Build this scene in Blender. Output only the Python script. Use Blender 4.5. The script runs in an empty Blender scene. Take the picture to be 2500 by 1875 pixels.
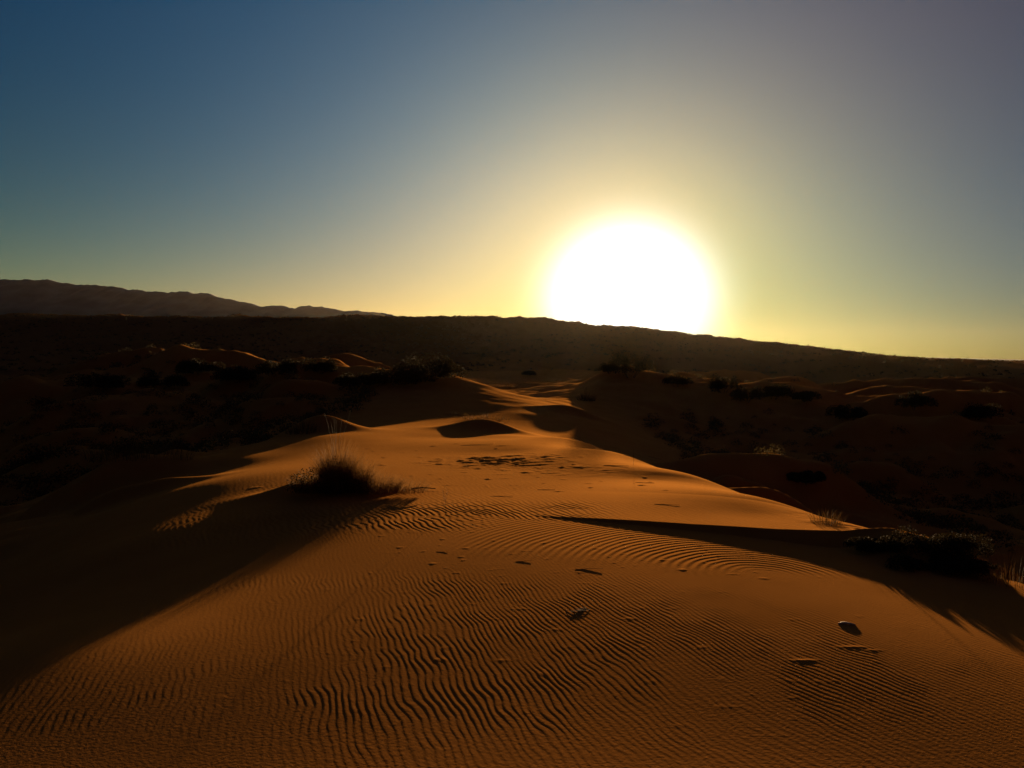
import bpy, bmesh, math, random
import numpy as np
from mathutils import Vector, Matrix

R = math.radians
sc = bpy.context.scene
col = sc.collection

# ------------------------------------------------------------------ camera
EYE = 1.75
PITCH = math.atan(22 / 804.0)
cam = bpy.data.objects.new('camera', bpy.data.cameras.new('camera'))
col.objects.link(cam)
cam.location = (0, 0, EYE)
cam.rotation_euler = (math.pi / 2 - PITCH, 0, 0)
cam.data.sensor_width = 36
cam.data.lens = 804 / 1024 * 36
cam.data.clip_start = 0.05
cam.data.clip_end = 40000
sc.camera = cam

# ------------------------------------------------------------------ sun and sky
SUN_EL, SUN_AZ = R(3.35), R(8.4)            # low sun, a little to the right of straight ahead
SUN = Vector((math.sin(SUN_AZ) * math.cos(SUN_EL), math.cos(SUN_AZ) * math.cos(SUN_EL), math.sin(SUN_EL)))
SUN_R = Vector((math.cos(SUN_AZ), -math.sin(SUN_AZ), 0))
sl = bpy.data.lights.new('sun', 'SUN')
sl.energy = 5.0
sl.angle = R(0.5)
sl.color = (1.0, 0.66, 0.34)
so = bpy.data.objects.new('sun', sl)
col.objects.link(so)
so.rotation_euler = SUN.to_track_quat('Z', 'Y').to_euler()

world = bpy.data.worlds.new('World')
sc.world = world
world.use_nodes = True
nt = world.node_tree
nt.nodes.clear()


def wn(kind, *ins, **props):
    n = nt.nodes.new(kind)
    for k, v in props.items():
        setattr(n, k, v)
    for i, v in enumerate(ins):
        if v is None:
            continue
        if hasattr(v, 'is_output'):
            nt.links.new(v, n.inputs[i])
        else:
            n.inputs[i].default_value = v
    return n.outputs[0]


def wm(op, a, b=None, c=None):
    return wn('ShaderNodeMath', a, b, c, operation=op)


sky = nt.nodes.new('ShaderNodeTexSky')
sky.sky_type = 'NISHITA'
sky.sun_disc = False
sky.sun_elevation = SUN_EL
sky.sun_rotation = SUN_AZ
sky.dust_density = 2
sky.altitude = 900
# aureole: the sky is graded by the angle from the sun, the elevation and the side of the sun
SKY_W = [
    [-3.853, -4.536, -4.269],
    [1.291, 0.766, 0.604],
    [1.079, -0.263, -1.782],
    [2.931, 4.566, 5.228],
    [2.168, 1.82, 1.39],
    [-1.241, -0.273, -0.071],
    [6.803, 0.471, -0.793],
    [-2.774, -1.175, -1.895],
    [1.422, 2.078, 2.079],
    [1.018, 1.195, 2.449],
    [-1.001, 0.585, 0.977],
    [-7.943, -5.529, -3.714],
    [-0.454, -0.691, 0.397],
]
geo = nt.nodes.new('ShaderNodeTexCoord')
dirn = wn('ShaderNodeVectorMath', geo.outputs['Generated'], operation='NORMALIZE')


def wdot(v):
    n = nt.nodes.new('ShaderNodeVectorMath')
    n.operation = 'DOT_PRODUCT'
    nt.links.new(dirn, n.inputs[0])
    n.inputs[1].default_value = v
    return n.outputs['Value']


th = wm('MULTIPLY', wm('ARCCOSINE', wm('MINIMUM', wdot(SUN), 0.9999999)), 180 / math.pi)
up = wm('MAXIMUM', wdot((0, 0, 1)), 0.0)
el = wm('MULTIPLY', wm('ARCSINE', up), 180 / math.pi)
side = wdot(SUN_R)


def wexp(x, k):
    return wm('POWER', math.e, wm('MULTIPLY', x, -1.0 / k))


g14 = wexp(th, 14)
low = wexp(el, 9)
feats = [1.0, wexp(th, 5), g14, wexp(th, 45), low, side, wm('MULTIPLY', side, up),
         wm('MULTIPLY', side, g14), up, wexp(wm('POWER', wm('DIVIDE', th, 6.4), 4.0), 1),
         wm('MULTIPLY', side, side), wm('MULTIPLY', g14, low), wm('MULTIPLY', side, low)]
chan = []
for c in range(3):
    acc = SKY_W[0][c]
    for i in range(1, 13):
        acc = wm('MULTIPLY_ADD', feats[i], SKY_W[i][c], acc)
    chan.append(wm('POWER', math.e, acc))
grade = wn('ShaderNodeCombineXYZ', *chan)
graded = wn('ShaderNodeVectorMath', sky.outputs[0], grade, operation='MULTIPLY')
bg = nt.nodes.new('ShaderNodeBackground')
nt.links.new(graded, bg.inputs[0])
bg.inputs[1].default_value = 0.05
wo = nt.nodes.new('ShaderNodeOutputWorld')
nt.links.new(bg.outputs[0], wo.inputs[0])

sc.view_settings.view_transform = 'Standard'
sc.view_settings.look = 'None'
sc.view_settings.exposure = 1.3
sc.view_settings.gamma = 1
sc.render.engine = 'CYCLES'
sc.cycles.use_denoising = True
sc.cycles.volume_bounces = 0

# ------------------------------------------------------------------ noise
_rs = np.random.RandomState(7)
_perm = np.concatenate([_rs.permutation(512)] * 3)
_ga = _rs.rand(512) * 2 * np.pi
_gx, _gy = np.cos(_ga), np.sin(_ga)


def pn(x, y):
    """gradient noise, about -0.7..0.7"""
    xi = np.floor(x).astype(np.int64)
    yi = np.floor(y).astype(np.int64)
    xf = x - xi
    yf = y - yi
    u = xf * xf * xf * (xf * (xf * 6 - 15) + 10)
    v = yf * yf * yf * (yf * (yf * 6 - 15) + 10)

    def g(ix, iy, fx, fy):
        h = _perm[(_perm[ix & 511] + iy) & 511]
        return _gx[h] * fx + _gy[h] * fy
    a = g(xi, yi, xf, yf)
    b = g(xi + 1, yi, xf - 1, yf)
    c = g(xi, yi + 1, xf, yf - 1)
    d = g(xi + 1, yi + 1, xf - 1, yf - 1)
    return (a + (b - a) * u) * (1 - v) + (c + (d - c) * u) * v


def fbm(x, y, o=4):
    s, a = 0, 1.0
    for i in range(o):
        s = s + a * pn(x + 17.3 * i, y - 9.1 * i)
        x, y, a = x * 2.03, y * 2.03, a * 0.5
    return s


def sstep(a, b, x):
    t = np.clip((x - a) / (b - a), 0, 1)
    return t * t * (3 - 2 * t)


# ------------------------------------------------------------------ terrain: control heights (x, y, z)
def sky_slope(a):
    """slope of the near hill's skyline against the tangent of the azimuth"""
    u = 512 + 804 * a
    v = np.interp(u, [-900, -300, 0, 100, 200, 300, 417, 523, 602, 648, 722, 787, 880, 972, 1024, 1300, 1900],
                  [330, 318, 314.5, 316, 317, 318.2, 316.5, 319, 325.5, 331.5, 336, 345.5, 355.5, 362, 364, 366, 367])
    return (362.3 - v) / 804


CP = [
    # the near terrace
    (-1.5, 3.2, -.08), (0, 3.2, -.07), (1.8, 3.2, -.075), (-3, 5, -.09), (-3, 3.2, -.13), (-1.8, 5.4, -.02), (0, 6, .012), (2.3, 5, -.02), (3.4, 4.4, -.05), (4.4, 5, -.12), (6.5, 5, -.6),
    (-6, 6, -1.1), (0, 9, .03), (-2, 9, .0), (-4.5, 9, -.35), (-8, 9, -1.6), (1.9, 8, .01), (2.7, 7.3, -.03), (3.4, 6.2, -.07), (1.4, 6.5, .02),
    (3.5, 7.6, -.11), (4.6, 7.2, -.25), (6, 7.5, -.9), (9, 8, -2.6),
    # the lit dune behind it
    (0, 11, -.02), (-2.3, 11, -.04), (-5.5, 13.5, -.38), (-3, 14, -.10), (0, 14, -.10), (2.2, 12.5, -.07), (3.35, 10.6, -.06), (2.9, 13.3, -.10),
    (2.2, 17, -.16), (0, 17, -.18), (3.8, 9.0, -.16), (2.9, 9.2, -.06), (5.4, 10, -.9), (5.3, 13.3, -1.3), (4.2, 17, -1.1), (8, 15, -2.5), (12, 15, -3.4),
    (-9, 13, -1.7), (-14, 15, -3.0),
    (-5.6, 22, -.28), (-11, 22, -1.4), (-2.5, 22, -.32), (0, 22, -.34), (1.7, 22, -.36), (4.5, 22, -1.7), (10, 25, -2.3), (7.6, 24, -2.5),
    (-1.5, 34, -.42), (1.2, 34, -.45), (4.0, 34, -1.0), (-6, 34, -.35), (2.4, 50, -.62), (-.5, 50, -.6), (-4.5, 46, 0.6), (5.2, 46, -1.0), (8, 47, -1.5), (13, 47, -1.9),
    (-4, 65, -.3), (0, 65, -.75), (3.6, 65, -.75), (5.6, 61, .1), (7.6, 62, .95), (10, 64, 1.0), (14, 64, .15), (18, 62, -.35), (23, 58, -.8),
    (9, 80, .2), (16, 82, .2), (2.5, 82, -.8), (-3, 82, -.6), (5, 110, -.78), (-2, 110, -.7), (-12, 105, .2), (13, 112, -.3), (10, 140, .2), (22, 135, -.6), (34, 100, -1.2),
    (32, 50, -2.3), (28, 60, -2.0), (48, 80, -2.4), (20, 40, -3.8), (12, 32, -3.5), (26, 32, -5), (16, 20, -4.2), (40, 40, -4), (60, 60, -4), (30, 20, -5),
    (-20, 20, -3.4), (-25, 33, -3.6), (-12, 30, -1.7), (-14, 52, 0.2), (-22, 56, .7), (-32, 60, .5), (-45, 60, -1), (-10, 62, 0.7), (-42, 90, .5), (-40, 35, -4),
    (0, 150, -1), (25, 150, -2.5), (-40, 150, 0.5), (65, 150, -4), (-90, 150, 1), (120, 150, -4),
]
for azd in (-150, -110, -75, -45, 0, 45, 75, 110, 150):
    a = R(azd)
    CP.append((1.0 * math.sin(a), 1.0 * math.cos(a), 0))
    if abs(azd) >= 45:
        CP.append((2.4 * math.sin(a), 2.4 * math.cos(a), -.08 if abs(azd) > 100 else -.07))
    if abs(azd) >= 75:
        for r, z in ((8, -.6), (30, -3), (120, -2), (600, 2)):
            CP.append((r * math.sin(a), r * math.cos(a), z))
for azd in (-45, -36, -28, -20, -13, -7, -2, 2, 5, 8.4, 12, 17, 23, 29, 36, 45):
    a = R(azd)
    t = math.tan(a)
    ss = float(sky_slope(t))
    # rising face, crest line at 520 m and the far side
    for y, k in ((230, .18), (340, .46), (450, .83), (520, 1.0), (600, .88), (800, .5)):
        base = EYE + y * ss * k if y <= 520 else EYE + 520 * ss * k
        CP.append((y * t, y, base if y > 250 else base - 1.0))
    for y, z in ((1500, -2), (4900, 0)):
        CP.append((y * t, y, z))
CP = np.array(CP, float)


def tps_coords(x, y):
    return np.stack([np.arctan2(x, y), np.log(np.hypot(x, y))], -1)


_P = tps_coords(CP[:, 0], CP[:, 1])


def _phi(d2):
    return 0.5 * d2 * np.log(d2 + 1e-12)


_n = len(_P)
_d2 = ((_P[:, None] - _P[None]) ** 2).sum(-1)
_A = np.zeros((_n + 3, _n + 3))
# heights relative to distance so that far control points do not disturb near ones
_scale = np.exp(_P[:, 1])
_A[:_n, :_n] = _phi(_d2) + np.eye(_n) * 2e-5
_A[:_n, _n] = 1
_A[:_n, _n + 1:] = _P
_A[_n:, :_n] = _A[:_n, _n:].T
_sol = np.linalg.solve(_A, np.concatenate([CP[:, 2] / _scale, [0, 0, 0]]))


def base_height(az, lr):
    out = np.empty(az.shape)
    fa, fl, fo = az.ravel(), lr.ravel(), out.ravel()
    for i in range(0, fa.size, 20000):
        q = np.stack([fa[i:i + 20000], fl[i:i + 20000]], -1)
        d2 = ((q[:, None] - _P[None]) ** 2).sum(-1)
        fo[i:i + 20000] = (_phi(d2) @ _sol[:_n] + _sol[_n] + q @ _sol[_n + 1:]) * np.exp(q[:, 1])
    return fo.reshape(az.shape)


# ------------------------------------------------------------------ the polar grid of the ground
az_f = np.radians(np.linspace(-44, 44, 1420))
az_l = np.radians(np.linspace(-180, -44, 58))[:-1]
az = np.concatenate([az_l, az_f, -az_l[::-1]])


def geom(a, b, k):
    n = int(math.log(b / a) / math.log(k)) + 1
    return np.geomspace(a, b, n)[:-1]


rr = np.concatenate([geom(.35, 2.3, 1.06), geom(2.3, 12, 1.002), geom(12, 26, 1.0035), geom(26, 130, 1.006),
                     geom(130, 900, 1.012), geom(900, 5100, 1.05), [5100.0]])
# coarse base, then bilinear to the fine grid
caz = np.radians(np.concatenate([np.arange(-180, -50, 5), np.arange(-50, 50.01, .5), np.arange(55, 181, 5)]))
clr = np.linspace(math.log(.34), math.log(5200), 300)
CA, CL = np.meshgrid(caz, clr)
CZ = base_height(CA, CL)


def bilin(A, L):
    ia = np.clip(np.searchsorted(caz, A) - 1, 0, len(caz) - 2)
    fa = (A - caz[ia]) / (caz[ia + 1] - caz[ia])
    fl = (L - clr[0]) / (clr[1] - clr[0])
    il = np.clip(fl.astype(int), 0, len(clr) - 2)
    fl = fl - il
    # smooth in radius (Catmull-Rom) to avoid facets at grazing light
    def row(k):
        k = np.clip(k, 0, len(clr) - 1)
        return CZ[k, ia] * (1 - fa) + CZ[k, ia + 1] * fa
    p0, p1, p2, p3 = row(il - 1), row(il), row(il + 1), row(il + 2)
    return p1 + .5 * fl * (p2 - p0 + fl * (2 * p0 - 5 * p1 + 4 * p2 - p3 + fl * (3 * (p1 - p2) + p3 - p0)))


def brink_y(x):
    return 9.05 - .42 * x + .035 * np.maximum(x, 0) ** 2


def step_h(x):
    return np.interp(x, [.2, .9, 1.9, 2.7, 3.2, 3.7, 4.4, 5.2, 6.5], [0, .020, .046, .085, .13, .16, .16, .10, 0])


BUMPS = [  # x, y, radius along x, radius along y, height: hummocks that carry plants and catch or cast the light
    (-.9, 26, 1.25, .9, .36), (-5.0, 46, 4.0, 3.5, .75), (-9, 50, 4, 3, 1.0), (8.0, 61, 2.0, 1.5, .5), (3.85, 7.6, .50, .42, .20),
    (-2.55, 11.1, .85, .42, .24), (2.7, 37, 1.6, .8, .35),
    (-7.0, 15.2, 1.1, .5, .22), (-8.8, 18, 2.0, 1.2, .7), (6.0, 18.2, 1.5, .5, .75), (5.3, 16.9, .7, .25, .35), (-5.9, 24.5, 1.2, 1.0, .55), (14, 50, 1.6, 1.0, .2), (18, 48, 3, 1.4, .4),
    (23.5, 40, 4, 2.0, 1.0), (19, 58, 4, 1.5, .2), (30, 56, 5, 2, 1.6), (24, 70, 5, 2, 1.2), (36, 78, 7, 3, 1.6), (12, 34, 2.0, 1.2, .7),
    (-13, 48, 2.5, 2, 1.5), (-17, 50, 2.5, 2, 1.2), (-22, 42, 5, 4, 1.4), (-13, 64, 4, 2, 1.3), (-30, 50, 6, 4, 1.5), (-27, 70, 6, 3, 1.4),
    (-1.2, 60, 1.8, 1.2, .35), (1.4, 78, 1.6, 1.3, .4), (5.5, 95, 2.4, 1.5, .4), (-16, 28, 3, 2, 1.0), (-11, 36, 2.5, 2, .9),
]


DUNES = [  # flat-topped low dunes of the valleys, whose crests still reach the sun
    (14, 53, 2.0, 2.4, .8), (20, 57, 3, 2, .5), (8.3, 25.5, 3.0, 1.1, 1.05), (6.9, 23.6, 1.2, .5, .75), (26, 50, 5, 2, 1.5), (33, 61, 8, 2.5, 2.2), (42, 74, 8, 3, 2.0), (30, 42, 6, 1.6, 1.6),
    (22, 44, 5, 1.6, 1.7), (17, 37, 2.2, 1.1, 1.0), (24, 33, 3, 1.2, 1.1), (55, 90, 10, 4, 2.4), (-14, 57, 3, 2, 1.3), (-25, 64, 5, 2.5, 1.5), (-36, 76, 7, 3, 2.0),
    (-11, 41, 2.2, 1.3, .8), (-20, 36, 3, 1.5, 1.0), (-17, 76, 4, 2, 1.2), (26, 95, 5, 3, 1.4), (14, 96, 4, 2.5, 1.0),
]


def mid_height(x, y):
    """dune-sized forms, without ripples"""
    r = np.hypot(x, y)
    z = np.zeros_like(x)
    # slip face of the second terrace
    t = y - brink_y(x)
    wv = .05 + 1.7 * step_h(x)
    face = np.where(t < 0, np.clip((t + wv) / wv, 0, 1), np.interp(t, [0, 1.2, 2.2], [1, .5, 0]))
    hum = 1 + .22 * fbm(x * 2.1, y * 2.1, 3) * sstep(3.0, 3.5, x)
    z += step_h(x) * face * hum
    for bx, by, rx, ry, h in BUMPS:
        d = ((x - bx) / rx) ** 2 + ((y - by) / ry) ** 2
        z += h * np.exp(-d * 1.2)
    for bx, by, rx, ry, h in DUNES:
        yy = y + .5 * pn(x / 3. + bx, y / 3.)
        d = ((x - bx) / rx) ** 2 + ((yy - by) / ry) ** 2
        z += h * np.exp(-np.minimum(d, 40) ** 1.7)
    # rolling relief away from the path
    far = sstep(25, 70, r)
    off = np.maximum(sstep(3.5, 9, x - .02 * y), sstep(4.5, 10, -x - .03 * y)) * sstep(9, 20, r)
    w = np.maximum(off * .8, far * .55)
    z += w * (.60 * fbm(x / 9., y / 9., 4) + .22 * fbm(x / 2.3 + 5, y / 2.3, 3))
    # plant-bound hummocks
    z += off * sstep(160, 110, r) * (1.1 * np.maximum(pn(x / 3.6 + 7, y / 3.6) - .12, 0) + .5 * np.maximum(pn(x / 1.7, y / 1.7 + 4) - .15, 0))
    hill = sstep(130, 230, r) * (1 - .75 * sstep(40, 260, x))
    z += hill * (2.3 * fbm(x / 42., y / 60., 4) + 1.3 * np.abs(pn(x / 14., y / 22.)) + .5 * fbm(x / 5., y / 5., 2))
    crest = sstep(400, 500, r) * (1 - .65 * sstep(60, 260, x))
    z += crest * (1.5 * fbm(x / 8., y / 8., 3) + 1.1 * fbm(x / 30. + 3, y / 30., 2))
    return z


def saw(ph, f):
    """sharp-sided ripple profile, steep on the side away from the sun"""
    q = ph - np.floor(ph)
    return np.where(q < f, .5 - .5 * np.cos(np.pi * q / f), (.5 + .5 * np.cos(np.pi * (q - f) / (1 - f))))


def ripples(x, y):
    r = np.hypot(x, y)
    sx = .115 * (np.sqrt(x * x + 1.0) + x) / 2
    warp = .9 * fbm(x * 1.1, y * .9, 3) + .30 * fbm(x * 5.2 + 3, y * 4.0, 2)
    # fine ripples of the near sand
    ph = (1 / .040) * ((.92 * x + .24 * y + sx * (y - 5.0)) + .075 * warp)
    p1 = saw(ph, .26)
    # coarser, wavier ones towards the step
    phl = (1 / .074) * (.95 * x + .36 * y + .09 * fbm(x * 1.6, y * 1.6, 3) + .040 * pn(x * 5.5, y * 5.5))
    pl = saw(phl, .34)
    # arcs at the foot of the step
    rc = np.hypot(x - 2.1, y - 6.55) + .04 * warp
    p2 = saw(rc / .078, .45)
    n = pn(x * 1.3, y * 1.3)
    t = y - brink_y(x)
    ml = sstep(8.0, 8.5, y + .25 * n) * sstep(-.5, -.1, np.where(x > .3, t, 0))
    m2 = sstep(-.7, .0, x + .3 * n) * sstep(6.9, 7.35, y + .22 * x + .35 * n) * sstep(-.10, -.40, t) * sstep(3.1, 2.6, x)
    patch = fbm(x * .8 + 40, y * .8, 3)
    a1 = .0012 * sstep(-.85, .30, patch + .10) * (.65 + .35 * sstep(-.3, .3, fbm(x * 2.6, y * 2.2, 2)))
    flat = sstep(4.4, 3.4, y - .12 * x) * .70 + sstep(-.5, -1.6, x) * sstep(7.2, 5.8, y) * .62
    gap = sstep(6.4, 6.8, y) * sstep(8.2, 7.6, y) * sstep(.2, -.5, x) * .8
    a1 = a1 * (1 - np.clip(flat + gap, 0, .94))
    al = .0050 * (.6 + .4 * sstep(-.4, .3, fbm(x * 1.1 + 8, y * 1.1, 2))) * (1 - .70 * sstep(9.3, 10.3, y)) * sstep(24, 15, r) * (1 - .8 * sstep(.5, 1.3, x))
    side = sstep(4.4, 3.2, x) * sstep(-5.0, -3.0, x)
    return side * (a1 * p1 * (1 - m2) * (1 - ml) + al * pl * ml * (1 - m2) + .0029 * p2 * m2) - .002


CLUMPS = None


def clumps(x, y):
    """litter-caught sand lumps and scuffs on the dune"""
    n = pn(x * 1.9 + 3, y * 2.6 + 11)
    n2 = pn(x * 4.1, y * 5.2 + 3)
    reg = sstep(10.2, 11.5, y) * sstep(24, 17, y) * sstep(-5.0, -3.0, x) * sstep(3.0, 2.0, x + .12 * (y - 13))
    spot = np.exp(-((x + .35) / 1.1) ** 2 - ((y - 15.4) / 1.0) ** 2) + .25 * np.exp(-((x - .8) / 1.2) ** 2 - ((y - 13.6) / .9) ** 2)
    z = reg * (np.maximum(n - .44, 0) * .07 + np.maximum(n2 - .45, 0) * .07)
    z += reg * spot * (np.maximum(pn(x * 3.1 + 9, y * 5.0) - .08, 0) * .07 + np.maximum(pn(x * 7.1 + 9, y * 9.0) - .1, 0) * .04)
    # scuffs on the terrace
    rg = sstep(6.2, 6.9, y) * sstep(8.4, 7.8, y) + .35 * sstep(3.6, 4.3, y) * sstep(7, 6, y)
    z += rg * sstep(-2.0, -1.0, x) * sstep(3.0, 2.2, x) * np.maximum(pn(x * 8.1 + 31, y * 10.0) - .40, 0) * .012
    for cx, cy, rx, ry, h in ((2.12, 4.95, .08, .015, .0025), (2.22, 4.90, .04, .012, .002), (1.74, 4.74, .07, .014, .0025)):
        z += h * np.exp(-((x - cx) / rx) ** 2 - ((y - cy) / ry) ** 2)
    return z


AA, RR_ = np.meshgrid(az, rr)
GX, GY = RR_ * np.sin(AA), RR_ * np.cos(AA)
GZ = bilin(AA, np.log(RR_)) + mid_height(GX, GY)
# behind the camera all azimuths meet at one height
back = sstep(R(130), R(180), np.abs(AA))
GZ = GZ * (1 - back) + back * np.interp(RR_, [.3, 3, 10, 100, 5100], [0, -.05, -.5, -2, 0])
GROUND = GZ.copy()
rw = (rr > 2.2) & (rr < 26)
rw0, rw1 = np.where(rw)[0][0], np.where(rw)[0][-1] + 1
fc0, fc1 = len(az_l), len(az_l) + len(az_f)
sub = (slice(rw0, rw1), slice(fc0, fc1))
GZ[sub] += ripples(GX[sub], GY[sub]) + clumps(GX[sub], GY[sub])


def ground_z(x, y):
    a, r = math.atan2(x, y), math.hypot(x, y)
    j = min(max(int(np.searchsorted(az, a)) - 1, 0), len(az) - 2)
    i = min(max(int(np.searchsorted(rr, r)) - 1, 0), len(rr) - 2)
    fa, fr = (a - az[j]) / (az[j + 1] - az[j]), (r - rr[i]) / (rr[i + 1] - rr[i])
    z = GROUND
    return float((z[i, j] * (1 - fa) + z[i, j + 1] * fa) * (1 - fr) + (z[i + 1, j] * (1 - fa) + z[i + 1, j + 1] * fa) * fr)


def at(X, Y, dmin=2.5):
    """a point on the ground, from its place in a 2212 x 1659 view of the photograph"""
    u, v = X * .46293, Y * .46293
    a, b = (u - 512) / 804, (384 - v) / 804
    dy = math.cos(PITCH) + b * math.sin(PITCH)
    slope = (b * math.cos(PITCH) - math.sin(PITCH)) / dy
    tx = a / dy
    y = dmin
    prev = None
    while y < 1500:
        d = ground_z(tx * y, y) - (EYE + slope * y)
        if d >= 0:
            if prev is not None:
                y0, d0 = prev
                y = y0 + (y - y0) * (-d0) / (d - d0 + 1e-9)
            break
        prev = (y, d)
        y *= 1.01
    return Vector((tx * y, y, ground_z(tx * y, y)))


# ------------------------------------------------------------------ materials
def material(name):
    m = bpy.data.materials.new(name)
    m.use_nodes = True
    t = m.node_tree
    return m, t, t.nodes['Principled BSDF']


def sand_material():
    m, t, b = material('red_desert_sand')
    N, L = t.nodes, t.links
    tc = N.new('ShaderNodeTexCoord')
    n1 = N.new('ShaderNodeTexNoise'); n1.inputs['Scale'].default_value = .9; n1.inputs['Detail'].default_value = 5
    L.new(tc.outputs['Object'], n1.inputs['Vector'])
    rp = N.new('ShaderNodeValToRGB')
    rp.color_ramp.elements[0].position, rp.color_ramp.elements[1].position = .3, .7
    rp.color_ramp.elements[0].color = (.31, .129, .028, 1)
    rp.color_ramp.elements[1].color = (.39, .164, .039, 1)
    L.new(n1.outputs['Fac'], rp.inputs['Fac'])
    # single grains: pale quartz and dark ore
    n2 = N.new('ShaderNodeTexNoise'); n2.inputs['Scale'].default_value = 260; n2.inputs['Detail'].default_value = 1
    L.new(tc.outputs['Object'], n2.inputs['Vector'])
    g = N.new('ShaderNodeMapRange'); g.inputs[1].default_value = .3; g.inputs[2].default_value = .7
    g.inputs[3].default_value = .78; g.inputs[4].default_value = 1.18
    L.new(n2.outputs['Fac'], g.inputs[0])
    mx = N.new('ShaderNodeVectorMath'); mx.operation = 'MULTIPLY'
    L.new(rp.outputs['Color'], mx.inputs[0]); L.new(g.outputs[0], mx.inputs[1])
    L.new(mx.outputs[0], b.inputs['Base Color'])
    b.inputs['Roughness'].default_value = .9
    b.inputs['Specular IOR Level'].default_value = 0
    n3 = N.new('ShaderNodeTexNoise'); n3.inputs['Scale'].default_value = 55; n3.inputs['Detail'].default_value = 4
    L.new(tc.outputs['Object'], n3.inputs['Vector'])
    bp = N.new('ShaderNodeBump'); bp.inputs['Strength'].default_value = .25; bp.inputs['Distance'].default_value = .004
    L.new(n3.outputs['Fac'], bp.inputs['Height'])
    L.new(bp.outputs[0], b.inputs['Normal'])
    # quartz grains send part of the grazing light onwards, in the colour of the sand
    gl = N.new('ShaderNodeBsdfGlossy')
    gl.inputs['Color'].default_value = (.46, .20, .042, 1)
    gl.inputs['Roughness'].default_value = .88
    L.new(bp.outputs[0], gl.inputs['Normal'])
    ms = N.new('ShaderNodeMixShader'); ms.inputs[0].default_value = .30
    L.new(b.outputs[0], ms.inputs[1]); L.new(gl.outputs[0], ms.inputs[2])
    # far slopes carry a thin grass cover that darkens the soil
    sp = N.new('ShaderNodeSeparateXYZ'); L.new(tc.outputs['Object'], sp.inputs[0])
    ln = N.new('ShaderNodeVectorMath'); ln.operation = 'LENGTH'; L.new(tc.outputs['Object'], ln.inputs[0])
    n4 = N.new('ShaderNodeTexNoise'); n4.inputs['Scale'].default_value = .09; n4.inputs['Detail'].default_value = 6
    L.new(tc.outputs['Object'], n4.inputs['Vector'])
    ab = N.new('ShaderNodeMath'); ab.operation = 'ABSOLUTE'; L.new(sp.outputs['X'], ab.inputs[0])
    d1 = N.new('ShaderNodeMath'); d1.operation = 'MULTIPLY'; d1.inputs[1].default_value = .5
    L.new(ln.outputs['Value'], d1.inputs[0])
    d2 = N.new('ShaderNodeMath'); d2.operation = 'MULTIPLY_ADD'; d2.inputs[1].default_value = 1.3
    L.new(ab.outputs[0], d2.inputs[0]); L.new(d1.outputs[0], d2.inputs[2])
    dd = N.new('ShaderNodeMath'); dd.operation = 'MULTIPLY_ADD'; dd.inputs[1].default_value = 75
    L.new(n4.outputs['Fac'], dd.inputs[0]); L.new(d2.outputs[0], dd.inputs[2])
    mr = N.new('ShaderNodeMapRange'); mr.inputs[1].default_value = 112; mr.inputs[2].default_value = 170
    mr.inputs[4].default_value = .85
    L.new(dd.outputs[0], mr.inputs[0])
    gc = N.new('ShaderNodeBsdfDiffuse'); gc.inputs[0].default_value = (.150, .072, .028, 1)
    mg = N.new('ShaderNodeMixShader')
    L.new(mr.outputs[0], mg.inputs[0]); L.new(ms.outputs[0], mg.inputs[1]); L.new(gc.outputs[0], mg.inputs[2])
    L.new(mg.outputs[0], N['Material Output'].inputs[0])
    return m


def plain(name, c, rough=.8, var=.35, scale=8, trans=None):
    m, t, b = material(name)
    N, L = t.nodes, t.links
    tc = N.new('ShaderNodeTexCoord')
    n1 = N.new('ShaderNodeTexNoise'); n1.inputs['Scale'].default_value = scale; n1.inputs['Detail'].default_value = 3
    L.new(tc.outputs['Object'], n1.inputs['Vector'])
    rp = N.new('ShaderNodeValToRGB')
    rp.color_ramp.elements[0].position, rp.color_ramp.elements[1].position = .3, .72
    rp.color_ramp.elements[0].color = tuple(x * (1 - var) for x in c) + (1,)
    rp.color_ramp.elements[1].color = tuple(x * (1 + var) for x in c) + (1,)
    L.new(n1.outputs['Fac'], rp.inputs['Fac'])
    L.new(rp.outputs[0], b.inputs['Base Color'])
    b.inputs['Roughness'].default_value = rough
    b.inputs['Specular IOR Level'].default_value = .25
    if trans:
        tr = N.new('ShaderNodeBsdfTranslucent')
        tr.inputs[0].default_value = tuple(trans) + (1,)
        mix = N.new('ShaderNodeMixShader'); mix.inputs[0].default_value = .35
        L.new(b.outputs[0], mix.inputs[1]); L.new(tr.outputs[0], mix.inputs[2])
        L.new(mix.outputs[0], N['Material Output'].inputs[0])
    return m


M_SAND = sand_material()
M_ROCK = plain('mountain_rock', (.085, .125, .17), .95, .3, .02)
M_DRY = plain('dry_grass', (.075, .043, .017), .85, .35, 9, (.07, .036, .011))
M_TUFT = plain('brown_grass', (.16, .088, .036), .8, .35, 9, (.22, .11, .035))
M_OLIVE = plain('olive_leaf', (.026, .022, .012), .9, .4, 6, (.016, .011, .004))
M_SCRUB = plain('grey_scrub_leaf', (.060, .045, .024), .9, .4, .5, (.05, .035, .012))
M_WOOD = plain('weathered_twig', (.06, .036, .021), .9, .4, 20)
M_PALE = plain('bleached_pod', (.58, .45, .31), .6, .2, 30)


# ------------------------------------------------------------------ mesh helpers
def mesh_obj(name, verts, faces, m, parent=None, smooth=False):
    me = bpy.data.meshes.new(name)
    me.from_pydata([tuple(v) for v in verts], [], faces)
    me.materials.append(m)
    if smooth:
        me.polygons.foreach_set('use_smooth', [True] * len(me.polygons))
    me.update()
    o = bpy.data.objects.new(name, me)
    col.objects.link(o)
    if parent:
        o.parent = parent
    return o


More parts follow.
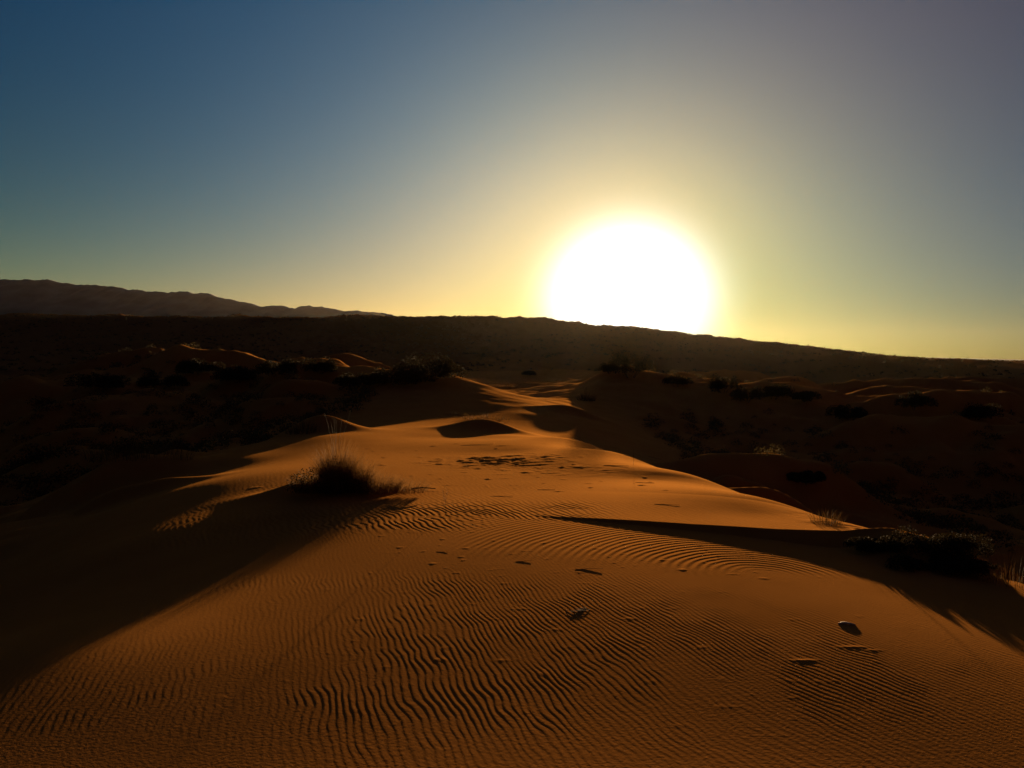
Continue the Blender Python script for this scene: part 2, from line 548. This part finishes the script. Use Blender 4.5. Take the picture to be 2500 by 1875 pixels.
def grid_mesh(name, X, Y, Z, m, wrap=False, cap=False):
    nr, nc = X.shape
    co = np.stack([X, Y, Z], -1).reshape(-1, 3)
    i = np.arange(nr - 1)[:, None]
    j = np.arange(nc - 1)[None]
    q = np.stack([i * nc + j, (i + 1) * nc + j, (i + 1) * nc + j + 1, i * nc + j + 1], -1).reshape(-1, 4)
    me = bpy.data.meshes.new(name)
    nv = len(co)
    me.vertices.add(nv)
    me.vertices.foreach_set('co', co.ravel())
    nq = len(q)
    me.loops.add(nq * 4)
    me.loops.foreach_set('vertex_index', q.ravel())
    me.polygons.add(nq)
    me.polygons.foreach_set('loop_start', np.arange(nq) * 4)
    me.polygons.foreach_set('loop_total', np.full(nq, 4))
    me.polygons.foreach_set('use_smooth', np.ones(nq, bool))
    me.materials.append(m)
    me.update(calc_edges=True)
    me.validate()
    o = bpy.data.objects.new(name, me)
    col.objects.link(o)
    return o


# rows run outwards and columns to the right, so the faces are turned to look up
ground = grid_mesh('ground', np.vstack([GX[:1] * .001, GX])[:, ::-1], np.vstack([GY[:1] * .001, GY])[:, ::-1],
                   np.vstack([GZ[:1] * 0 + GZ[0].mean(), GZ])[:, ::-1], M_SAND)
ground['kind'] = 'structure'

# ------------------------------------------------------------------ far mountains and the far rim on the right
def mountains():
    px = [-2500, -1500, -900, -500, -200, 0, 100, 190, 220, 330, 400, 440, 545, 570, 610, 640, 670, 700, 730, 830, 880, 960]
    py = [640, 600, 640, 590, 625, 606, 605, 618, 617, 632, 631, 634, 657, 664, 660, 668, 661, 664, 670, 677, 686, 700]
    D = 1800.0
    n, mrow = 900, 60
    X = np.linspace(-2500, 960, n)
    top = EYE + D * (362.3 - np.interp(X, px, py) * .46293) / 804
    wx = (X * .46293 - 512) / 804 * D
    T = np.linspace(-1, 1, mrow)
    GXm, TT = np.meshgrid(wx, T)
    prof = 1 - np.abs(TT) ** 1.25
    Yw = D + TT * np.where(TT < 0, 400, 800)
    jag = (5.5 * fbm(GXm / 30., TT * 3 + 4, 5) + 3.0 * np.abs(pn(GXm / 9., TT * 9)) - .5) * prof + 14 * (1 - np.abs(pn(GXm / 105., TT * 2.2)) * 2) * prof * (1 - prof) * 2
    Z = -6 + (top[None] + 6) * prof + jag
    o = grid_mesh('mountain_range', GXm, Yw, Z, M_ROCK)
    o['kind'] = 'structure'
    X = np.linspace(1750, 3600, 240)
    D2 = 3500.0
    top = EYE + D2 * (362.3 - np.interp(X, [1750, 1880, 2000, 2212, 2500, 3000, 3600], [786, 770, 773, 778, 775, 768, 775]) * .46293) / 804
    wx = (X * .46293 - 512) / 804 * D2
    GX2, TT = np.meshgrid(wx, np.linspace(-1, 1, 20))
    prof = 1 - TT ** 2
    Z = -8 + (top[None] + 8) * prof + 1.1 * fbm(GX2 / 65., TT * 2, 3) * prof
    o = grid_mesh('distant_hills', GX2, D2 + TT * 500, Z, M_ROCK)
    o['kind'] = 'structure'


mountains()


# ------------------------------------------------------------------ plants
def thing(name, label, cat, loc, group=None, rot=0):
    o = bpy.data.objects.new(name, None)
    col.objects.link(o)
    o.empty_display_size = .1
    o.location = loc
    o.rotation_euler = (0, 0, rot)
    tag(o, label, cat, group)
    return o


def tag(o, label, cat, group=None):
    o['label'] = label
    o['category'] = cat
    if group:
        o['group'] = group


def blade_mesh(rnd, n, h, spread, w, lean=.5, cx=0, cy=0, tilt=(0, 0)):
    """thin tapering curved grass blades"""
    V, F = [], []
    for _ in range(n):
        a = rnd.random() * 6.283
        rad = spread * math.sqrt(rnd.random())
        x, y = cx + rad * math.cos(a), cy + rad * math.sin(a)
        L = h * (.45 + .6 * rnd.random()) * (1 - .35 * rad / max(spread, 1e-6))
        b = a + rnd.uniform(-.9, .9)
        ln = lean * (.25 + rnd.random()) * (.4 + rad / max(spread, 1e-6))
        dx, dy = math.cos(b) * ln + tilt[0], math.sin(b) * ln + tilt[1]
        sa = rnd.random() * 6.283
        sx, sy = math.cos(sa) * w / 2, math.sin(sa) * w / 2
        i0 = len(V)
        for k, t in enumerate((0, .4, .75, 1)):
            px, py, pz = x + dx * L * t * t, y + dy * L * t * t, L * (t - .22 * ln * t * t) - .02
            q = (1, .8, .5, .08)[k]
            V += [(px - sx * q, py - sy * q, pz), (px + sx * q, py + sy * q, pz)]
        for k in range(3):
            F.append((i0 + 2 * k, i0 + 2 * k + 1, i0 + 2 * k + 3, i0 + 2 * k + 2))
    return V, F


def tube(V, F, pts, r0, r1, sides=5):
    n = len(pts)
    i0 = len(V)
    for k, p in enumerate(pts):
        p = Vector(p)
        d = (Vector(pts[min(k + 1, n - 1)]) - Vector(pts[max(k - 1, 0)])).normalized()
        a = d.orthogonal().normalized()
        b = d.cross(a)
        r = r0 + (r1 - r0) * k / (n - 1)
        for s_ in range(sides):
            t = 6.2832 * s_ / sides
            V.append(p + (a * math.cos(t) + b * math.sin(t)) * r)
    for k in range(n - 1):
        for s_ in range(sides):
            q, e = i0 + k * sides + s_, i0 + k * sides + (s_ + 1) % sides
            F.append((q, e, e + sides, q + sides))
    F.append(tuple(i0 + s_ for s_ in range(sides))[::-1])
    F.append(tuple(i0 + (n - 1) * sides + s_ for s_ in range(sides)))


def stalk_pts(rnd, h, lean, b=None):
    b = rnd.random() * 6.283 if b is None else b
    w = rnd.uniform(-.08, .08)
    return [(math.cos(b) * lean * t * t + w * math.sin(t * 5) * h * .4, math.sin(b) * lean * t * t, h * t - .02) for t in (0, .3, .6, .85, 1)]


def leaf_cloud(rnd, n, lobes, size):
    """leaf faces on and inside several overlapping lobes: (cx, cy, cz, rx, ry, rz)"""
    V, F = [], []
    wts = [l[3] * l[4] for l in lobes]
    for _ in range(n):
        l = rnd.choices(lobes, wts)[0]
        th, cz = rnd.random() * 6.283, rnd.uniform(-.35, 1)
        k = (.45 + .62 * rnd.random() ** .6)
        s_ = math.sqrt(max(0, 1 - cz * cz))
        c = Vector((l[0] + l[3] * k * s_ * math.cos(th), l[1] + l[4] * k * s_ * math.sin(th), max(.0, l[2] + l[5] * k * cz)))
        d = Vector((rnd.gauss(0, 1), rnd.gauss(0, 1), rnd.gauss(.4, .8))).normalized()
        e = d.orthogonal().normalized()
        e = (e * math.cos(th * 3) + d.cross(e) * math.sin(th * 3))
        a = size * rnd.uniform(.6, 1.4)
        i0 = len(V)
        V += [c - d * a, c + e * a * .35, c + d * a, c - e * a * .35]
        F.append((i0, i0 + 1, i0 + 2, i0 + 3))
    return V, F


def grass_tuft(label, loc, h, spread, n, seed, stalks=3, w=.005, group=None, name='grass_tuft'):
    rnd = random.Random(seed)
    t = thing(name, label, 'grass tuft', loc, group)
    mesh_obj('blades', *blade_mesh(rnd, n, h, spread, w, .55), M_DRY, t)
    for _ in range(stalks):
        V, F = [], []
        tube(V, F, stalk_pts(rnd, h * rnd.uniform(.95, 1.3), h * rnd.uniform(.1, .4)), w * .45, w * .2, 4)
        mesh_obj('stalk', V, F, M_DRY, t)
    return t


def bush(label, loc, wdt, h, n, seed, size=.04, tops=0, group=None, depth=.8):
    rnd = random.Random(seed)
    t = thing('desert_bush', label, 'bush', loc, group)
    lobes = []
    for _ in range(9):
        x = rnd.uniform(-.36, .36) * wdt
        y = rnd.uniform(-.33, .33) * wdt * depth
        rz = h * rnd.uniform(.25, .62)
        lobes.append((x, y, h * rnd.uniform(.2, .45), wdt * rnd.uniform(.11, .26), wdt * depth * rnd.uniform(.13, .26), rz))
    mesh_obj('foliage', *leaf_cloud(rnd, n, lobes, size), M_OLIVE, t)
    for k in range(4):
        V, F = [], []
        l = lobes[k]
        tube(V, F, [(l[0] * .2, l[1] * .2, -.05), (l[0] * .6, l[1] * .6, l[2] * .6), (l[0], l[1], l[2] + l[5] * .8)], .016 * h + .004, .004, 5)
        mesh_obj('stem', V, F, M_WOOD, t)
    if tops:
        mesh_obj('grass_blades', *blade_mesh(rnd, tops, h * 1.25, wdt * .42, size * .3, .3), M_DRY, t)
    return t


def twig_plant(label, loc, h, seed, branches=9, spread=.30, r=.0015):
    rnd = random.Random(seed)
    t = thing('twig_plant', label, 'plant', loc)
    V, F = [], []
    main = [(0, 0, -.03), (.008, 0, h * .3), (-.006, .01, h * .55)]
    tube(V, F, main, r, r * .7, 5)
    mesh_obj('stem', V, F, M_WOOD, t)
    for k in range(branches):
        V, F = [], []
        z = h * rnd.uniform(.22, .55)
        b = rnd.random() * 6.283
        L = h * rnd.uniform(.25, .55)
        q = rnd.uniform(.15, spread)
        p = [(0, 0, z), (math.cos(b) * L * q * .6, math.sin(b) * L * q * .6, z + L * .5), (math.cos(b) * L * q, math.sin(b) * L * q, z + L)]
        tube(V, F, p, r * .5, r * .2, 4)
        for s_ in range(4):
            f = rnd.uniform(.35, 1)
            base = Vector(p[0]).lerp(Vector(p[2]), f)
            d = Vector((rnd.uniform(-1, 1), rnd.uniform(-1, 1), rnd.uniform(.6, 1.6))).normalized() * h * .10
            tube(V, F, [base, base + d * .6, base + d], r * .28, r * .12, 3)
        mesh_obj('branch', V, F, M_WOOD, t)
    return t


# the grass clump left of the middle of the picture, and the low bush round its foot
p = at(728, 1058)
t = thing('grass_clump', 'tall dry grass clump on the lit dune, throwing the longest shadow', 'grass clump', p)
rnd = random.Random(5)
V, F = [], []
for n_, h_, sp_, w_, ln_, cx_, cy_, tl_ in ((1900, .84, .20, .0045, .42, 0, 0, (.02, 0)), (900, .64, .20, .005, .45, .26, .05, (.10, 0)),
                                            (900, .36, .30, .005, .55, .55, .0, (.18, 0)), (500, .24, .26, .004, .6, .95, 0, (.25, 0)),
                                            (900, .34, .24, .005, .6, -.32, 0, (-.1, 0))):
    V2, F2 = blade_mesh(rnd, n_, h_, sp_, w_, ln_, cx_, cy_, tl_)
    F += [tuple(i + len(V) for i in f) for f in F2]
    V += V2
mesh_obj('blades', V, F, M_TUFT, t)
V, F = leaf_cloud(rnd, 2200, [(-.30, -.02, .06, .36, .30, .24), (.15, 0, .06, .34, .28, .24), (-.02, 0, .22, .20, .20, .22)], .018)
mesh_obj('foliage', V, F, M_OLIVE, t)
for k in range(6):
    V, F = [], []
    tube(V, F, stalk_pts(rnd, rnd.uniform(.85, 1.08), rnd.uniform(.05, .25)), .0022, .001, 4)
    mesh_obj('stalk', V, F, M_WOOD, t)
V, F = [], []
q0 = Vector((1.0, -.1, .03))
tube(V, F, [q0, q0 + Vector((.16, .02, .015)), q0 + Vector((.33, .01, .0))], .012, .006, 6)
st = mesh_obj('dry_stick', [Vector(v) + p for v in V], F, M_WOOD)
tag(st, 'short thick dry stick at the right foot of the tall grass clump', 'stick')

twig_plant('lone leafless twig plant in the middle of the sand, beside the ripples', at(962, 1112), .32, 3, 8)
twig_plant('thin bare stalk standing near the right rim of the lit dune', at(1368, 1004), .30, 8, 4, .15, .0015)

# shaded hummock at the right: low leafy shrub over its crest, grass on both ends
for k, (x, y, wd, h, lab) in enumerate((
        (3.55, 7.62, .7, .15, 'low leafy shrub along the top of the black hummock at the right'),
        (4.05, 7.50, 1.0, .27, 'low leafy shrub on the falling right shoulder of the black hummock'),
        (3.78, 7.20, .95, .19, 'dark leafy mat on the near face of the black hummock'))):
    bush(lab, (x, y, ground_z(x, y) - .06), wd, h, 9000, 40 + k, .012, 0, depth=.65)
grass_tuft('sparse grass tuft on the dune rim just left of the black hummock', at(1785, 1130), .22, .18, 170, 21, 4, .004)
grass_tuft('faint upright grass tuft at the right edge of the picture, below the hummock', at(2178, 1262), .34, .28, 150, 22, 5, .004)
grass_tuft('small bright grass tuft on the far end of the lit path, under the sun', at(1266, 866), .75, .55, 160, 23, 3, .02)
grass_tuft('row of short grass on the shadowed hollow in the lit path', at(1052, 905), .34, 1.0, 260, 24, 3, .012)
grass_tuft('short grass tuft by the left end of the shadowed hollow', at(985, 897), .2, .45, 90, 29, 2, .01)
grass_tuft('arching pale grass stalks at the left rim of the lit dune', at(393, 992), .55, .22, 60, 25, 6, .006)
grass_tuft('grass tuft on the rim left of the narrow lit strip, above the tall clump', at(655, 935), .55, .5, 220, 26, 4, .009)
grass_tuft('wide grass cap on the dark mound at the left', at(285, 985), .5, 1.0, 420, 27, 5, .008)
grass_tuft('thin grass stand on the crest where the lit path turns left', at(1100, 838), .8, .7, 120, 28, 4, .018)

BUSHES = [  # X, Y of the foot, width, height, label
    (1362, 816, 3.4, 2.1, 'double-headed dark bush on the dune crest straight below the sun'),
    (1318, 806, 1.6, .9, 'small round bush touching the left side of the double-headed bush'),
    (1462, 836, 2.2, 1.0, 'rounded bush right of the double-headed bush, half way down the dune'),
    (1562, 848, 2.0, 1.2, 'upright dark bush beside the two short lit sand edges'),
    (1612, 868, 2.2, 1.2, 'broad bush standing just above the small bright sand patch'),
    (1668, 862, 2.6, 1.0, 'flat bush at the left end of the forked lit sand edges'),
    (1740, 868, 2.0, .9, 'dome-shaped bush right of the forked lit sand edges'),
    (925, 822, 4.2, 1.5, 'large black bush on the mound at the left side of the lit path'),
    (862, 832, 3.2, 1.0, 'spreading bush on the left flank of the large black bush mound'),
    (775, 838, 3.0, .9, 'low bush left of the large black bush, on the same shaded rise'),
    (690, 806, 2.2, .9, 'bush at the right end of the peach coloured lit sand crest'),
    (600, 812, 3.0, 1.1, 'dark bush under the left end of the peach coloured lit sand crest'),
    (520, 826, 3.2, 1.1, 'dome bush in the shaded left valley, second from the lit sand crest'),
    (430, 810, 3.6, 1.3, 'wide bush on the shaded left rise with pale grass at its foot'),
    (345, 838, 3.0, 1.1, 'bush in the shaded left valley with a grassy left side'),
    (215, 842, 3.2, 1.0, 'low dark bush far out in the left valley'),
    (1140, 812, 3.0, 1.0, 'small bush behind the bend of the lit path'),
    (1975, 884, 2.8, 1.2, 'dark bush above the long lit dune edge at the right'),
    (1835, 908, 2.4, 1.0, 'bush in the right valley below the thin lit ridge lines'),
    (2105, 905, 2.6, 1.1, 'bush near the right edge above the last lit dune edge'),
    (1740, 1045, 1.1, .45, 'small bush at the right end of the lit sand waves in the valley'),
]
for k, (X, Y, wd, h, lab) in enumerate(BUSHES):
    q = at(X, Y)
    bush(lab, q, wd, h, 5200, 100 + k, .03 + .009 * wd)
    print('bush', X, Y, [round(c, 1) for c in q])

# ------------------------------------------------------------------ litter on the sand, and sticks added in place of shadow streaks
def stick(X, Y, L, ang, rise, label, r=.008, name='dry_stick'):
    q = at(X, Y)
    d = Vector((math.cos(ang), math.sin(ang), 0)) * L / 2
    rnd = random.Random(int(X * 7 + Y))
    pts = []
    for k in range(6):
        t = k / 5
        w = q + d * (2 * t - 1)
        pts.append((w.x + rnd.uniform(-1, 1) * L * .03, w.y + rnd.uniform(-1, 1) * L * .03, ground_z(w.x, w.y) - .003 + r * .35 + rise * t))
    V, F = [], []
    tube(V, F, pts, r, r * .5, 6)
    o = mesh_obj(name, V, F, M_WOOD)
    tag(o, label, 'stick')
    return o


stick(1272, 1229, .24, .05, 0.007, 'dark dry stick lying crosswise on the ripples right of the middle', 0.0025)
stick(1132, 1212, .15, .2, 0.005, 'short dark stick between the twig plant and the crosswise stick', 0.0022)
stick(955, 1192, .12, -.3, 0.003, 'little stick just below the lone twig plant', 0.0017)
stick(1030, 961, .8, .1, 0.013, 'long thin stick added in place of a shadow streak on the lit dune below the shadowed hollow', 0.0045)  # from here on, sticks mostly stand in for shadows of lumps and footprints
stick(1085, 1072, .30, -.15, 0.007, 'stick added in place of a shadow streak on the bright sand right of the tall grass clump', 0.0028)
stick(1330, 1006, .42, -.3, 0.010, 'dark stick added in place of a shadow streak near the right rim of the lit dune', 0.0045)
stick(1408, 988, .60, -.2, 0.010, 'stick added in place of a shadow streak on the very rim of the lit dune beside the black shadow', 0.0050)
stick(1392, 1043, .28, -.3, 0.007, 'stick added in place of a shadow streak on the smooth bright sand at the right', 0.0034)
stick(1440, 1090, .30, -.2, 0.006, 'stick added in place of a shadow streak just behind the edge of the dark sand step', 0.0028)
stick(1180, 1058, .26, -.2, 0.006, 'stick added in place of a shadow streak among the small lumps in the middle of the lit dune', 0.0028)

# wiry twig and pale curled pod
rnd = random.Random(12)
q = at(1250, 1318)
V, F = [], []
for k in range(4):
    a0 = rnd.random() * 6.28
    pts = []
    for i in range(9):
        t = i / 8
        pts.append(q + Vector(((t - .5) * .16 * math.cos(a0) + .03 * math.sin(6 * t + k), (t - .5) * .16 * math.sin(a0) + .03 * math.cos(5 * t + k), -.002 + .004 * math.sin(3.14 * t))))
    tube(V, F, pts, .0014, .0009, 4)
o = mesh_obj('wiry_twig', V, F, M_WOOD)
tag(o, 'tangle of fine wiry twigs on the foreground ripples', 'twig')
q = at(1828, 1348)
V, F = [], []
for i in range(9):
    t = i / 8
    wv = .016 * math.sin(3.14 * (t * .9 + .05))
    c = q + Vector((-.055 + .11 * t, .02 * math.sin(4.0 * t), -.002 + .005 * math.sin(3.1 * t)))
    for j in range(5):
        s_ = (j - 2) / 2
        V.append(c + Vector((s_ * wv * .2, s_ * wv, .004 - .007 * s_ * s_)))
for i in range(8):
    for j in range(4):
        a_ = i * 5 + j
        F.append((a_, a_ + 1, a_ + 6, a_ + 5))
o = mesh_obj('seed_pod', V, F, M_PALE, smooth=True)
sm = o.modifiers.new('thick', 'SOLIDIFY'); sm.thickness = .003
tag(o, 'pale curled seed pod catching the light on the right foreground sand', 'seed pod')

# ------------------------------------------------------------------ scrub cover of the far slopes
def scrub():
    rs = np.random.RandomState(3)
    Vs, n = [], 0
    def add(cnt, r0, r1, s0, s1, near):
        rr_ = np.exp(rs.uniform(math.log(r0), math.log(r1), cnt)) if near else np.sqrt(rs.uniform(r0 * r0, r1 * r1, cnt))
        aa = np.radians(rs.uniform(-40, 40, cnt))
        for r, a in zip(rr_, aa):
            x, y = r * math.sin(a), r * math.cos(a)
            if near and (-6 - .02 * y < x < 4.5 + .06 * y):
                continue
            if fbm(np.array([x / 22.]), np.array([y / 22.]), 2)[0] < -.18 + .2 * rs.rand():
                continue
            z = ground_z(x, y)
            s_ = rs.uniform(s0, s1)
            h = s_ * rs.uniform(.35, .6)
            m = 16 if r > 110 else (46 if r > 60 else 150)
            c = rs.normal(0, 1, (m, 3)); c /= np.linalg.norm(c, axis=1)[:, None]
            c = c * rs.uniform(.5, 1, (m, 1)) * np.array([s_ / 2, s_ / 2, h]); c[:, 2] = np.abs(c[:, 2])
            d = rs.normal(0, 1, (m, 3)); d /= np.linalg.norm(d, axis=1)[:, None]
            e = rs.normal(0, 1, (m, 3)); e /= np.linalg.norm(e, axis=1)[:, None]
            k = s_ * (.20 if r > 110 else (.085 if r > 60 else .045))
            c = c + np.array([x, y, z])
            Vs.append(np.stack([c - d * k, c + e * k * .6, c + d * k, c - e * k * .6], 1).reshape(-1, 3))
    add(4200, 26, 160, .25, 1.1, True)
    add(15000, 150, 640, .35, 1.5, False)
    add(900, 470, 560, .8, 2.2, False)
    V = np.concatenate(Vs)
    F = np.arange(len(V)).reshape(-1, 4)
    o = mesh_obj('scrub', V.tolist(), F.tolist(), M_SCRUB)
    o['kind'] = 'stuff'
    o['label'] = 'low dark scrub covering the far slopes and hummocks'


scrub()

# ------------------------------------------------------------------ dusty air
def haze():
    bm = bmesh.new()
    bmesh.ops.create_cube(bm, size=1)
    for v in bm.verts:
        v.co = Vector((v.co.x * 10400, v.co.y * 10400, -60 if v.co.z < 0 else 200))
    me = bpy.data.meshes.new('haze')
    bm.to_mesh(me)
    m = bpy.data.materials.new('dusty_air')
    m.use_nodes = True
    t = m.node_tree
    t.nodes.remove(t.nodes['Principled BSDF'])
    v = t.nodes.new('ShaderNodeVolumePrincipled')
    v.inputs['Color'].default_value = (1.0, .85, .62, 1)
    v.inputs['Density'].default_value = 7.4e-6
    v.inputs['Anisotropy'].default_value = .75
    t.links.new(v.outputs[0], t.nodes['Material Output'].inputs['Volume'])
    me.materials.append(m)
    o = bpy.data.objects.new('haze', me)
    col.objects.link(o)
    o['kind'] = 'stuff'


haze()
